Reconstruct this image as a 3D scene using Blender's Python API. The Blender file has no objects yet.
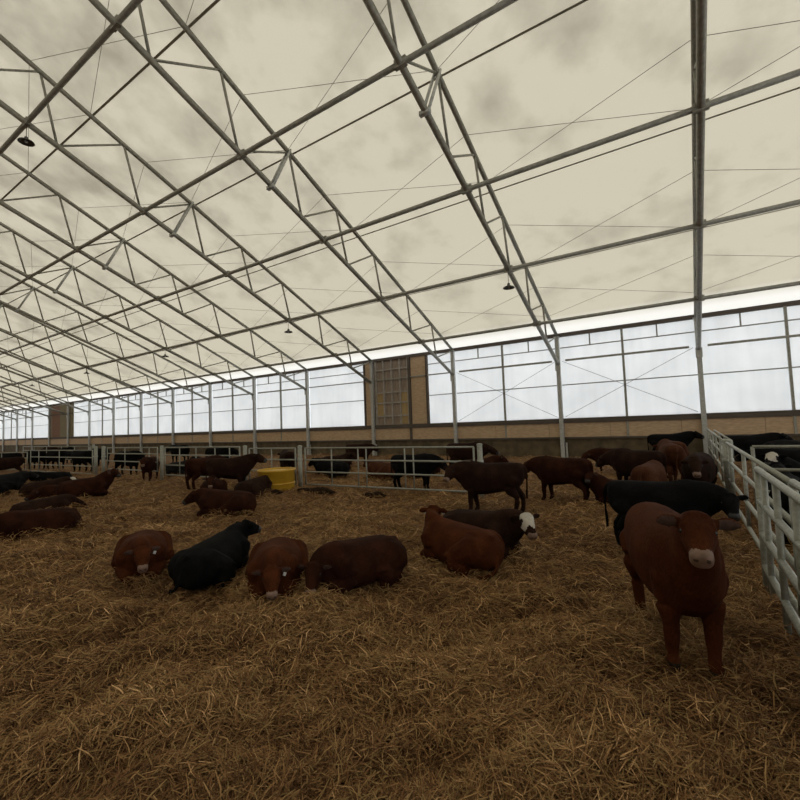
import bpy, bmesh, math, random
import numpy as np
from mathutils import Vector, Matrix

SC = bpy.context.scene
COL = SC.collection
R = math.radians
rng = np.random.default_rng(7)
random.seed(5)

# ------------------------------------------------------------------ helpers
def link(name, me, mat=None, parent=None):
    o = bpy.data.objects.new(name, me)
    COL.objects.link(o)
    if mat is not None:
        for m in (mat if isinstance(mat, (list, tuple)) else [mat]):
            me.materials.append(m)
    if parent is not None:
        o.parent = parent
    return o

def obj(name, bm, mat, parent=None, smooth=True):
    bmesh.ops.recalc_face_normals(bm, faces=bm.faces[:])
    me = bpy.data.meshes.new(name)
    bm.to_mesh(me)
    bm.free()
    if smooth:
        me.polygons.foreach_set('use_smooth', [True] * len(me.polygons))
    return link(name, me, mat, parent)

def tag(o, label, cat, group=None, kind=None):
    if label: o['label'] = label
    if cat: o['category'] = cat
    if group: o['group'] = group
    if kind: o['kind'] = kind
    return o

def struct(o, label, cat):
    return tag(o, label, cat, None, 'structure')

def thing(name, label, cat, loc=(0, 0, 0), rz=0.0, group=None):
    o = bpy.data.objects.new(name, None)
    o.empty_display_size = .2
    COL.objects.link(o)
    o.location = loc
    o.rotation_euler = (0, 0, rz)
    return tag(o, label, cat, group)

def box(bm, a, b, bevel=0.0):
    x0, y0, z0 = a; x1, y1, z1 = b
    vs = [bm.verts.new(p) for p in ((x0,y0,z0),(x1,y0,z0),(x1,y1,z0),(x0,y1,z0),(x0,y0,z1),(x1,y0,z1),(x1,y1,z1),(x0,y1,z1))]
    fs = [bm.faces.new([vs[i] for i in q]) for q in ((3,2,1,0),(4,5,6,7),(0,1,5,4),(1,2,6,5),(2,3,7,6),(3,0,4,7))]
    if bevel > 0:
        es = list({e for f in fs for e in f.edges})
        bmesh.ops.bevel(bm, geom=es, offset=bevel, segments=2, affect='EDGES', profile=.5)

def frame_of(t, up=Vector((0, 0, 1))):
    t = t.normalized()
    s = t.cross(up)
    if s.length < 1e-3:
        s = t.cross(Vector((1, 0, 0)))
    s.normalize()
    u = s.cross(t).normalized()
    return t, s, u

def tube(bm, pts, r, n=10, cap=True):
    """round bar through points"""
    pts = [Vector(p) for p in pts]
    rings = []
    for i, p in enumerate(pts):
        a = pts[max(i-1, 0)]; b = pts[min(i+1, len(pts)-1)]
        t, s, u = frame_of(b - a)
        rr = r[i] if isinstance(r, (list, tuple)) else r
        rings.append([bm.verts.new(p + (s*math.cos(2*math.pi*k/n) + u*math.sin(2*math.pi*k/n))*rr) for k in range(n)])
    for a, b in zip(rings, rings[1:]):
        for k in range(n):
            bm.faces.new((a[k], a[(k+1) % n], b[(k+1) % n], b[k]))
    if cap:
        bm.faces.new(rings[0][::-1]); bm.faces.new(rings[-1])

def lathe(bm, prof, n=28, c=(0, 0, 0)):
    """prof: list of (radius, z)"""
    rings = []
    for r, z in prof:
        if r < 1e-5:
            rings.append([bm.verts.new((c[0], c[1], c[2]+z))])
        else:
            rings.append([bm.verts.new((c[0]+r*math.cos(2*math.pi*k/n), c[1]+r*math.sin(2*math.pi*k/n), c[2]+z)) for k in range(n)])
    for a, b in zip(rings, rings[1:]):
        for k in range(n):
            if len(a) == 1 and len(b) == 1: continue
            if len(a) == 1: bm.faces.new((a[0], b[k], b[(k+1) % n]))
            elif len(b) == 1: bm.faces.new((a[k], a[(k+1) % n], b[0]))
            else: bm.faces.new((a[k], a[(k+1) % n], b[(k+1) % n], b[k]))

def bar(name, pts, r, mat, parent=None, n=10):
    bm = bmesh.new(); tube(bm, pts, r, n)
    return obj(name, bm, mat, parent)

def boxes(name, lst, mat, parent=None, bevel=0.0):
    bm = bmesh.new()
    for a, b in lst: box(bm, a, b, bevel)
    return obj(name, bm, mat, parent, smooth=False)

ORD = ['first','second','third','fourth','fifth','sixth','seventh','eighth','ninth','tenth','eleventh','twelfth','thirteenth','fourteenth','fifteenth','sixteenth','seventeenth','eighteenth']

# ------------------------------------------------------------------ materials
def new_mat(name):
    m = bpy.data.materials.new(name); m.use_nodes = True
    nt = m.node_tree
    return m, nt, nt.nodes['Principled BSDF'], nt.nodes, nt.links

def ramp(nodes, stops):
    r = nodes.new('ShaderNodeValToRGB')
    e = r.color_ramp.elements
    while len(e) < len(stops): e.new(.5)
    for i, (p, c) in enumerate(stops):
        e[i].position = p; e[i].color = (*c, 1)
    return r

def noise_mat(name, c0, c1, scale=8, rough=.7, metal=0.0, bump=0.0, detail=4, stretch=None, spec=None, dist=.02):
    m, nt, b, N, L = new_mat(name)
    tc = N.new('ShaderNodeTexCoord'); mp = N.new('ShaderNodeMapping')
    if stretch: mp.inputs['Scale'].default_value = stretch
    nz = N.new('ShaderNodeTexNoise'); nz.inputs['Scale'].default_value = scale; nz.inputs['Detail'].default_value = detail
    L.new(tc.outputs['Object'], mp.inputs[0]); L.new(mp.outputs[0], nz.inputs['Vector'])
    r = ramp(N, [(.3, c0), (.7, c1)])
    L.new(nz.outputs['Fac'], r.inputs[0]); L.new(r.outputs[0], b.inputs['Base Color'])
    b.inputs['Roughness'].default_value = rough; b.inputs['Metallic'].default_value = metal
    if spec is not None: b.inputs['Specular IOR Level'].default_value = spec
    if bump:
        bp = N.new('ShaderNodeBump'); bp.inputs['Strength'].default_value = bump; bp.inputs['Distance'].default_value = dist
        L.new(nz.outputs['Fac'], bp.inputs['Height']); L.new(bp.outputs[0], b.inputs['Normal'])
    return m

M = {}
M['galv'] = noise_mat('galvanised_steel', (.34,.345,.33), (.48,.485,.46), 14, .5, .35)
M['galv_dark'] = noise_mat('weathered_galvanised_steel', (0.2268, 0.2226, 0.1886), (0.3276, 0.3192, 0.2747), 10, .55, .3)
M['gate_steel'] = noise_mat('gate_tube_steel', (.22,.225,.19), (.33,.335,.29), 22, .55, .3)
M['wire'] = noise_mat('brace_wire', (.12,.12,.11), (.18,.18,.165), 6, .6, .5)
M['dark_beam'] = noise_mat('dark_timber_beam', (.06,.048,.038), (.10,.08,.062), 5, .8, stretch=(.4,4,4))
M['ply'] = noise_mat('plywood_sheet', (0.3910, 0.2702, 0.1667), (0.5290, 0.3795, 0.2415), 3.0, .75, stretch=(1.3800, 1.1500, 5.7500), bump=.1)
M['plank'] = noise_mat('weathered_plank', (.20,.155,.12), (.33,.26,.20), 4, .8, stretch=(6,6,.7))
M['plank_warm'] = noise_mat('fresh_plank', (.30,.21,.09), (.42,.30,.14), 4, .8, stretch=(6,6,.7))
M['plank_red'] = noise_mat('red_brown_plank', (.16,.075,.045), (.24,.12,.07), 4, .8, stretch=(8,8,.5))
M['plank_green'] = noise_mat('greenish_plank', (.16,.13,.07), (.24,.20,.11), 4, .8, stretch=(8,8,.5))
M['concrete'] = noise_mat('soiled_concrete', (.058,.042,.022), (.14,.105,.058), 2.2, .95, bump=.3, detail=8)
M['yellow'] = noise_mat('yellow_plastic', (.42,.235,.014), (.52,.30,.022), 5, .5)
M['yellow_in'] = noise_mat('lick_block', (.42,.27,.06), (.58,.40,.12), 12, .8)
M['lamp_metal'] = noise_mat('dull_lamp_metal', (.09,.09,.085), (.14,.14,.13), 10, .5, .6)
M['bulb'] = noise_mat('unlit_bulb', (.45,.45,.43), (.55,.55,.52), 5, .2)
M['white_tag'] = noise_mat('white_plastic_tag', (.42,.42,.40), (.52,.52,.50), 5, .5)
M['hoof'] = noise_mat('hoof_horn', (.015,.010,.007), (.03,.021,.014), 30, .9, spec=.05)
M['muzzle_pink'] = noise_mat('pale_muzzle_skin', (0.1240, 0.0725, 0.0495), (0.1860, 0.1160, 0.0825), 30, .6)
M['muzzle_dark'] = noise_mat('dark_muzzle_skin', (.008,.007,.007), (.018,.015,.014), 30, .6)
M['nostril'] = noise_mat('nostril_skin', (.02,.012,.01), (.035,.02,.016), 30, .5)
M['white_hair'] = noise_mat('white_face_hair', (0.3570, 0.3276, 0.2788), (0.4760, 0.4368, 0.3772), 20, .9)
M['ear_inner'] = noise_mat('inner_ear_skin', (.030,.013,.009), (.060,.030,.021), 20, .9)
M['eye'] = noise_mat('dark_eye', (.006,.005,.005), (.012,.01,.009), 5, .12)
M['manure'] = noise_mat('damp_dung', (.012,.007,.004), (.025,.015,.008), 12, .9, bump=.4, spec=.05)

def coat(name, c0, c1, c2):
    m, nt, b, N, L = new_mat(name)
    tc = N.new('ShaderNodeTexCoord')
    a = N.new('ShaderNodeTexNoise'); a.inputs['Scale'].default_value = 3.2; a.inputs['Detail'].default_value = 5
    f = N.new('ShaderNodeTexNoise'); f.inputs['Scale'].default_value = 70; f.inputs['Detail'].default_value = 3
    mp = N.new('ShaderNodeMapping'); mp.inputs['Scale'].default_value = (.5, 1, .45)
    L.new(tc.outputs['Object'], a.inputs['Vector']); L.new(tc.outputs['Object'], mp.inputs[0]); L.new(mp.outputs[0], f.inputs['Vector'])
    mx = N.new('ShaderNodeMix'); mx.data_type = 'FLOAT'; mx.inputs[0].default_value = .38
    L.new(a.outputs['Fac'], mx.inputs[2]); L.new(f.outputs['Fac'], mx.inputs[3])
    r = ramp(N, [(.36, c0), (.5, c1), (.64, c2)])
    L.new(mx.outputs[0], r.inputs[0]); L.new(r.outputs[0], b.inputs['Base Color'])
    b.inputs['Roughness'].default_value = .9
    b.inputs['Specular IOR Level'].default_value = .06
    bp = N.new('ShaderNodeBump'); bp.inputs['Strength'].default_value = .55; bp.inputs['Distance'].default_value = .012
    L.new(f.outputs['Fac'], bp.inputs['Height']); L.new(bp.outputs[0], b.inputs['Normal'])
    return m
M['red'] = coat('red_brown_coat', (0.0297, 0.0081, 0.0027), (0.0476, 0.0132, 0.0043), (0.0684, 0.0203, 0.0068))
M['brown'] = coat('brown_coat', (0.0137, 0.0042, 0.0020), (0.0223, 0.0071, 0.0033), (0.0342, 0.0115, 0.0055))
M['dark'] = coat('dark_brown_coat', (.010,.0045,.003), (.017,.0075,.0045), (.028,.013,.008))
M['tan'] = coat('tan_brown_coat', (0.0333, 0.0114, 0.0050), (0.0515, 0.0187, 0.0084), (0.0728, 0.0286, 0.0139))
M['black'] = coat('black_coat', (.0022,.0022,.0024), (.0038,.0038,.004), (.008,.0078,.0078))
M['grey'] = coat('dark_grey_coat', (.006,.006,.006), (.010,.010,.010), (.016,.016,.0155))

def fabric(name, c_lo, c_hi, strip=None, clean=None, scale=.35, weave=0.0, rough_c=(.75,.72,.64)):
    """thin sheet that lets daylight through: diffuse + translucent"""
    m, nt, b, N, L = new_mat(name)
    N.remove(b); out = N['Material Output']
    tc = N.new('ShaderNodeTexCoord')
    a = N.new('ShaderNodeTexNoise'); a.inputs['Scale'].default_value = scale; a.inputs['Detail'].default_value = 6; a.inputs['Roughness'].default_value = .6
    L.new(tc.outputs['Object'], a.inputs['Vector'])
    r = ramp(N, [(.33, c_lo), (.62, c_hi)])
    fac = a.outputs['Fac']
    if clean:      # condensation stains gather under the ridge
        sy = N.new('ShaderNodeSeparateXYZ'); L.new(tc.outputs['Object'], sy.inputs[0])
        mr = N.new('ShaderNodeMapRange'); mr.inputs[1].default_value = clean[0]; mr.inputs[2].default_value = clean[1]; mr.inputs[4].default_value = .13
        L.new(sy.outputs['Y'], mr.inputs[0])
        ad = N.new('ShaderNodeMath'); ad.operation = 'ADD'; L.new(fac, ad.inputs[0]); L.new(mr.outputs[0], ad.inputs[1]); fac = ad.outputs[0]
    L.new(fac, r.inputs[0])
    col = r.outputs[0]
    if weave:
        w = N.new('ShaderNodeTexNoise'); w.inputs['Scale'].default_value = 1.0; w.inputs['Detail'].default_value = 2
        mp = N.new('ShaderNodeMapping'); mp.inputs['Scale'].default_value = (3.0, 1, .25)
        L.new(tc.outputs['Object'], mp.inputs[0]); L.new(mp.outputs[0], w.inputs['Vector'])
        r2 = ramp(N, [(.3, (1-weave,)*3), (.6, (1, 1, 1))]); L.new(w.outputs['Fac'], r2.inputs[0])
        mm = N.new('ShaderNodeMix'); mm.data_type = 'RGBA'; mm.blend_type = 'MULTIPLY'; mm.inputs[0].default_value = 1
        L.new(col, mm.inputs[6]); L.new(r2.outputs[0], mm.inputs[7]); col = mm.outputs[2]
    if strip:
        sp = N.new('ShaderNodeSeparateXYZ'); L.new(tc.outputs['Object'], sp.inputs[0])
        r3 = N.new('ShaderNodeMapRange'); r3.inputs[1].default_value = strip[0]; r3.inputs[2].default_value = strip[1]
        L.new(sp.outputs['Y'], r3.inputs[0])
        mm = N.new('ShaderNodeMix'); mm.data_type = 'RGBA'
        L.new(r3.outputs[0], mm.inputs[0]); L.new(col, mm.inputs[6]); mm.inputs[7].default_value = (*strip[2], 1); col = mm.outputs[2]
    tr = N.new('ShaderNodeBsdfTranslucent'); L.new(col, tr.inputs[0])
    df = N.new('ShaderNodeBsdfDiffuse'); df.inputs[0].default_value = (*rough_c, 1)
    mx = N.new('ShaderNodeMixShader'); mx.inputs[0].default_value = .25
    L.new(tr.outputs[0], mx.inputs[1]); L.new(df.outputs[0], mx.inputs[2]); L.new(mx.outputs[0], out.inputs[0])
    return m
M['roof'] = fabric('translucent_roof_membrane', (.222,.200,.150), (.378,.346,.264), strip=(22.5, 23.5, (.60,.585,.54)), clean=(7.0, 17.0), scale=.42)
M['seam'] = fabric('doubled_roof_seam', (.20,.18,.135), (.24,.22,.165))
M['curtain'] = fabric('translucent_wall_curtain', (.84,.85,.86), (.92,.925,.93), scale=.5, weave=.045)

# ------------------------------------------------------------------ ground shape
def sstep(t):
    t = np.clip(t, 0, 1); return t*t*(3-2*t)
_w = np.random.default_rng(3)
WAVES = []
for lam, amp, n in ((3.2, .035, 7), (1.3, .028, 9), (.60, .024, 14), (.32, .010, 14)):
    for _ in range(n):
        a = _w.uniform(0, 2*math.pi); k = 2*math.pi/(lam*_w.uniform(.7, 1.4))
        WAVES.append((k*math.cos(a), k*math.sin(a), _w.uniform(0, 6.28), amp/math.sqrt(n)*1.4))
def base_h(x, y):
    x = np.asarray(x, float); y = np.asarray(y, float)
    return 0.0*x + 0.0*y
def ground(x, y):
    x = np.asarray(x, float); y = np.asarray(y, float)
    h = base_h(x, y)
    for kx, ky, ph, am in WAVES:
        h = h + am*np.sin(kx*x + ky*y + ph)
    return h

# ------------------------------------------------------------------ the building
WY = 24.0                      # long curtain wall
XL, XR = -104.0, 18.0
BAY = 6.176
SX = .874                       # the truss beside the viewer
NT = 17
ztop = lambda y: 16.86 - .4356*y  # top chord axis
zbot = lambda y: 14.52 - .403*y
PUR = [20.1, 16.37, 12.6, 8.8, 5.05, 1.3]

def axis(lo, hi, f0, f1, fine, grow, mx):
    v = list(np.arange(f0, f1+1e-6, fine))
    s = fine
    while v[-1] < hi:
        s = min(s*grow, mx); v.append(v[-1]+s)
    v[-1] = hi
    s = fine; w = []; c = f0
    while c > lo:
        s = min(s*grow, mx); c -= s; w.append(c)
    if w: w[-1] = lo
    return np.array(w[::-1] + v)
gx = axis(XL, XR, -14, 2.5, .085, 1.05, 1.2)
gy = axis(-24, 24.05, 1.5, 13, .085, 1.06, .8)
GX, GY = np.meshgrid(gx, gy)
GZ = ground(GX, GY) - .015
nx, ny = len(gx), len(gy)
me = bpy.data.meshes.new('floor')
idx = np.arange(nx*ny).reshape(ny, nx)
quads = np.stack([idx[:-1,:-1], idx[:-1,1:], idx[1:,1:], idx[1:,:-1]], -1).reshape(-1, 4)
me.from_pydata(np.stack([GX, GY, GZ], -1).reshape(-1, 3).tolist(), [], quads.tolist())
me.polygons.foreach_set('use_smooth', [True]*len(me.polygons))

def bedding_mat():
    m, nt, b, N, L = new_mat('trampled_straw_bedding')
    tc = N.new('ShaderNodeTexCoord')
    fibs = []
    for ang, sc in ((20, 1.0), (75, 1.1), (-40, .9), (-80, 1.05)):
        mp = N.new('ShaderNodeMapping'); mp.inputs['Rotation'].default_value = (0, 0, R(ang)); mp.inputs['Scale'].default_value = (5*sc, 55*sc, 1)
        nz = N.new('ShaderNodeTexNoise'); nz.inputs['Scale'].default_value = 1; nz.inputs['Detail'].default_value = 2; nz.inputs['Distortion'].default_value = .6
        L.new(tc.outputs['Object'], mp.inputs[0]); L.new(mp.outputs[0], nz.inputs['Vector']); fibs.append(nz)
    cur = fibs[0].outputs['Fac']
    for f in fibs[1:]:
        mm = N.new('ShaderNodeMath'); mm.operation = 'MAXIMUM'
        L.new(cur, mm.inputs[0]); L.new(f.outputs['Fac'], mm.inputs[1]); cur = mm.outputs[0]
    r = ramp(N, [(.50, (0.0520, 0.0266, 0.0122)), (.62, (0.1733, 0.0937, 0.0398)), (.78, (0.3811, 0.2267, 0.1074))])
    L.new(cur, r.inputs[0])
    big = N.new('ShaderNodeTexNoise'); big.inputs['Scale'].default_value = .9; big.inputs['Detail'].default_value = 5
    L.new(tc.outputs['Object'], big.inputs['Vector'])
    r2 = ramp(N, [(.35, (.62, .55, .50)), (.5, (1, 1, 1)), (.68, (1.0, 1.08, .85))])
    L.new(big.outputs['Fac'], r2.inputs[0])
    mx = N.new('ShaderNodeMix'); mx.data_type = 'RGBA'; mx.blend_type = 'MULTIPLY'; mx.inputs[0].default_value = 1
    L.new(r.outputs[0], mx.inputs[6]); L.new(r2.outputs[0], mx.inputs[7]); L.new(mx.outputs[2], b.inputs['Base Color'])
    b.inputs['Roughness'].default_value = .9; b.inputs['Specular IOR Level'].default_value = .15
    bp = N.new('ShaderNodeBump'); bp.inputs['Strength'].default_value = .8; bp.inputs['Distance'].default_value = .03
    L.new(cur, bp.inputs['Height']); L.new(bp.outputs[0], b.inputs['Normal'])
    return m
floor = struct(link('floor', me, bedding_mat()), 'floor of trampled brown straw bedding rising gently towards the curtain wall', 'floor')

# unseen land outside the shed, put in to block sky light from below
bm = bmesh.new(); box(bm, (-400, -300, -1.0), (300, 300, -.6))
struct(obj('ground', bm, noise_mat('pale_ground_outside', (.42,.43,.40), (.55,.56,.53), .2), smooth=False), 'pale open ground outside the shed, unseen, put in to block light from below', 'ground')

# long back wall: concrete foot, plywood band, timber beams
struct(boxes('wall_back', [((XL, WY+.0, -.5), (XR, WY+.3, 1.08)), ((XL, WY+.05, 1.0), (XR, WY+.2, 2.0))], M['concrete']), 'soiled brown concrete foot wall behind the straw', 'wall')  # upper box: hidden backing added to stop daylight leaking between the boards
def in_door(x): return False
lst = []
x = XR
while x > XL:
    lst.append(((max(x-2.985, XL), WY-.02, 1.04), (x, WY+.1, 1.77))); x -= 3.0
struct(boxes('trim_1', lst, M['ply']), 'band of tan plywood boards above the concrete foot wall', 'boards')
struct(boxes('trim_2', [((XL, WY-.08, 1.77), (XR, WY+.12, 2.02))], M['dark_beam']), 'dark timber sill beam under the white curtain', 'beam')
struct(boxes('trim_3', [((XL, WY-.06, 6.38), (XR, WY+.12, 6.58))], M['dark_beam']), 'dark eave beam along the top of the curtain wall', 'beam')
struct(boxes('trim_4', [((XL, WY-.10, .94), (XR, WY+.0, 1.03))], M['dark_beam']), 'thin ledge along the foot of the plywood band, dark in place of its shadow', 'ledge')  # ledge coloured dark to stand in for the shadow under the boards

# gable ends and rear wall (outside the picture, they close the shed)
def gable(name, x, label):
    bm = bmesh.new()
    vs = [bm.verts.new(p) for p in ((x, -24.1, -.5), (x, 24.3, -.5), (x, 24.3, 6.4), (x, 0, 16.95), (x, -24.1, 6.4))]
    bm.faces.new(vs)
    struct(obj(name, bm, M['curtain'], smooth=False), label, 'wall')
gable('wall_left', XL, 'far white gable end of the shed')
gable('wall_right', XR, 'near white gable end of the shed')
bm = bmesh.new(); box(bm, (XL, -24.3, -.5), (XR, -24.15, 6.4))
struct(obj('wall_rear', bm, M['ply'], smooth=False), 'boarded rear wall of the shed behind the viewer', 'wall')

# roof membrane: front and back slope
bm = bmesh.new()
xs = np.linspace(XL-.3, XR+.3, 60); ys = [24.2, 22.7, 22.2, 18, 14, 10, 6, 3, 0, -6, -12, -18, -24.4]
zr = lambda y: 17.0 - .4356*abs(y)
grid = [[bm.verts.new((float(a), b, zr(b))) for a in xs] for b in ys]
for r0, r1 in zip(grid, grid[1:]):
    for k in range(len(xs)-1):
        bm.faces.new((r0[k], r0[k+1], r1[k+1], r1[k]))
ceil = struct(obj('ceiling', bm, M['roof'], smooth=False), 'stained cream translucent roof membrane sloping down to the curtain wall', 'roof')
for y in (18.95, 15.0, 11.04, 7.0, 3.2):
    bm = bmesh.new(); z = zr(y) - .03
    box(bm, (XL, y-.04, z+.012), (XR, y+.04, z+.016))
    obj('seam_strap', bm, M['seam'], ceil, smooth=False)

# curtain windows, one per bay, cut short beside the two doors
def window(n, x0, x1, full):
    w = boxes('window_%d' % n, [((x0+.02, WY+.10, 2.0), (x1-.02, WY+.115, 6.50))], M['curtain'])
    struct(w, 'white curtain bay number %d from the right, daylight behind it' % n, 'window')
    fr = []
    a, b = x0+.1, x1-.1
    fr += [((a, WY+.02, 5.76), (b, WY+.08, 5.81)), ((a, WY+.02, 3.77), (b, WY+.08, 3.82))]
    boxes('rail', fr, M['galv_dark'], w)
    if full:
        xm = (x0+x1)/2
        boxes('tie_rail', [((x0+.35, WY-.05, 5.05), (x1-.35, WY+.03, 5.15))], M['galv_dark'], w)
        boxes('mullion', [((xm-.05, WY-.06, 1.03), (xm+.05, WY+.06, 6.4))], M['galv_dark'], w)
        boxes('stub', [((xm-1.5-.03, WY+.02, 5.8), (xm-1.5+.03, WY+.08, 6.4)), ((xm+1.5-.03, WY+.02, 5.8), (xm+1.5+.03, WY+.08, 6.4))], M['galv_dark'], w)
    else:
        boxes('tie_rail', [((a, WY-.03, 5.06), (b, WY+.03, 5.13))], M['galv_dark'], w)
D1 = (-18.38, -13.42); D2 = (-73.4, -66.0)
n = 1
window(n, SX, SX+BAY, True)
n = 1
#window(n, SX+BAY, SX+2*BAY, True)
for i in range(0, 17):
    x1 = SX-BAY*i; x0 = x1-BAY
    segs = [(x0, x1, True)]
    for d0, d1 in (D1, D2):
        out = []
        for a, b, f in segs:
            if d1 <= a or d0 >= b: out.append((a, b, f)); continue
            if a < d0: out.append((a, d0, False))
            if d1 < b: out.append((d1, b, False))
        segs = out
    for a, b, f in segs[::-1]:
        n += 1
        window(n, a, b, f)

# big panelled door
dr = struct(boxes('door_1', [((D1[0], WY+.06, 2.0), (D1[1], WY+.16, 6.4))], M['plank']), 'tall door of weathered wooden panels in the curtain wall', 'door')
boxes('side_panel', [((D1[0], WY-.0, 2.03), (-17.8, WY+.06, 6.38))], M['ply'], dr)
boxes('side_panel', [((-14.6, WY-.0, 2.03), (D1[1]-.05, WY+.06, 6.38))], M['ply'], dr)
boxes('jamb', [((D1[0]-.08, WY-.06, 2.0), (D1[0]+.06, WY+.1, 6.38)), ((D1[1]-.06, WY-.06, 2.0), (D1[1]+.08, WY+.1, 6.38)), ((-14.78, WY-.1, 1.03), (-14.62, WY+.1, 6.38))], M['dark_beam'], dr)
cx = [-17.42, -16.78, -16.12, -15.46, -14.84]
fr = []
for c in cx: fr.append(((c-.055, WY-.04, 2.05), (c+.055, WY+.07, 6.38)))
for z in (5.75, 4.2, 3.5, 2.62): fr.append(((cx[0], WY-.03, z-.05), (cx[-1], WY+.07, z+.05)))
boxes('lattice_frame', fr, noise_mat('grey_lattice', (.27,.24,.205), (.36,.33,.29), 6, .8), dr)
boxes('infill_board', [((cx[0], WY+.02, 2.66), (cx[1], WY+.065, 4.15)), ((cx[3], WY+.02, 2.07), (cx[4], WY+.065, 4.25))], M['plank_warm'], dr)
boxes('head_rail', [((D1[0]+.1, WY-.07, 5.05), (D1[1]-.1, WY-.01, 5.13))], M['galv_dark'], dr)
# far door of upright boards
d2 = struct(boxes('door_2', [((D2[0], WY+.06, 2.0), (D2[1], WY+.16, 6.4))], M['plank_green']), 'far door of upright red brown and greenish boards', 'door')
for k in range(11):
    xa = D2[0] + .1 + k*.655
    mm = 'plank_red' if 1 <= k <= 4 else ('plank' if k in (0, 8) else 'plank_green')
    boxes('board', [((xa, WY-.0, 2.03), (xa+.62, WY+.06, 6.38))], M[mm], d2)
boxes('head_rail', [((D2[0]+.1, WY-.07, 5.0), (D2[1]-.1, WY-.01, 5.12))], M['dark_beam'], d2)

# columns
def col_label(i):
    if i == 0: return 'galvanised steel column at the end of the right hand tube fence'
    if i == 1: return 'galvanised steel column behind the standing brown cattle, second from the right'
    if i == 3: return 'galvanised steel column against the tall panelled wooden door'
    if i == 11: return 'galvanised steel column standing in front of the far red brown board door'
    return '%s galvanised steel column from the right along the curtain wall' % ORD[i]
base = None
for i in range(NT):
    if base is None:
        base = thing('steel_column', col_label(0), 'column', (SX, WY-.14, 0), 0, 'columns along the curtain wall')
        boxes('shaft', [((-.1, -.1, -.3), (.1, .1, 6.36))], M['galv'], base, .012)
        boxes('cap_plate', [((-.14, -.13, 6.36), (.14, .13, 6.40))], M['galv'], base)
        boxes('bracket', [((-.13, -.16, 4.55), (.13, -.1, 5.0))], M['galv'], base)
        bm = bmesh.new(); box(bm, (.16, -.06, -.1), (.24, .02, .75)); obj('stub_post', bm, M['galv'], base, smooth=False)
    else:
        c = base.copy(); COL.objects.link(c); c.location.x = SX-BAY*i; c['label'] = col_label(i)
        for ch in base.children:
            k = ch.copy(); COL.objects.link(k); k.parent = c

# roof trusses, eave to ridge
TN = [23.95, 21.32, 18.73, 15.96, 13.40, 10.86, 8.05, 5.4, 2.8, .3]
BN = [21.75, 19.08, 16.55, 14.05, 11.42, 8.66, 5.9, 3.3, .7]
def truss_label(i):
    if i == 0: return 'upright looking lattice truss that meets the column by the right hand fence'
    return '%s sloping galvanised lattice roof truss from the right' % ORD[i]
t0 = thing('roof_truss', truss_label(0), 'roof truss', (SX, 0, 0), 0, 'roof trusses')
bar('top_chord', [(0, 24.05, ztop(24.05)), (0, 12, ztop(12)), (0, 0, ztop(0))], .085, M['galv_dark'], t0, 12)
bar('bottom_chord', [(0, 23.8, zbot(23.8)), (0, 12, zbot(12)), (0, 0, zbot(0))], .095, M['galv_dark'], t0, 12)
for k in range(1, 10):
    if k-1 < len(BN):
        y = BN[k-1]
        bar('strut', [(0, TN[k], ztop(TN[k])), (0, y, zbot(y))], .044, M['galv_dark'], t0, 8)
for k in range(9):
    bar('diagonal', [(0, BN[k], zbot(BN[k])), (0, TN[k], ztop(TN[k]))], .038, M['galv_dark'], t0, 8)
bm = bmesh.new()
for s in (-.09, .09):
    tube(bm, [(s, 10.86, ztop(10.86)+.08), (s, 9.98, zbot(9.98)-.1)], .045, 8)
box(bm, (-.16, 9.92, zbot(9.98)-.14), (.16, 10.04, zbot(9.98)-.02))
obj('splice_bars', bm, M['galv'], t0)
for y in PUR:
    bm = bmesh.new(); box(bm, (-.17, y-.06, zbot(y)-.1), (.17, y+.06, zbot(y)+.12)); obj('purlin_cleat', bm, M['galv_dark'], t0, smooth=False)
for i in range(1, NT):
    c = t0.copy(); COL.objects.link(c); c.location.x = SX-BAY*i; c['label'] = truss_label(i)
    for ch in t0.children:
        k = ch.copy(); COL.objects.link(k); k.parent = c

# purlin pipes between the trusses
PL = ['lowest long purlin pipe, just inside the eave', 'second purlin pipe up from the eave, carrying the hanging lamps', 'third purlin pipe up from the eave',
      'fourth purlin pipe up from the eave', 'fifth purlin pipe up from the eave, nearest overhead', 'topmost purlin pipe near the ridge']
for k, y in enumerate(PUR[:5]):
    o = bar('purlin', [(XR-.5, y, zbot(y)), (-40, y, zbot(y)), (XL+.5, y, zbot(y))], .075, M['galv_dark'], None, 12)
    tag(o, PL[k], 'purlin', 'purlin pipes')

# wire cross braces, one pair per bay and row
ROWS = [(22.3, 20.1, 'lowest row'), (18.75, 16.45, 'second row up'), (14.5, 12.75, 'third row up'), (10.8, 8.85, 'fourth row up'), (6.9, 5.1, 'top row')]
for i in range(-1, 9):
    x1 = SX-BAY*i; x0 = x1-BAY
    for ya, yb, rn in ROWS:
        if i < 0 and ya < 12: continue
        if i == 0 and ya < 8: continue
        bay = 'bay right of the upright truss' if i == -1 else '%s bay left of the upright truss' % ORD[i]
        t = thing('wire_cross_brace', 'thin crossed roof wires, %s, %s' % (bay, rn), 'brace wires', ((x0+x1)/2, ya, zbot(yb)), 0, 'wire braces under the roof')
        za, zb = ztop(ya)+.04-zbot(yb), ztop(yb)+.04-zbot(yb)
        h = BAY/2
        bar('wire', [(-h, 0, za), (h, yb-ya, zb)], .0075, M['wire'], t, 5)
        bar('wire', [(h, 0, za), (-h, yb-ya, zb)], .0075, M['wire'], t, 5)
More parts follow.
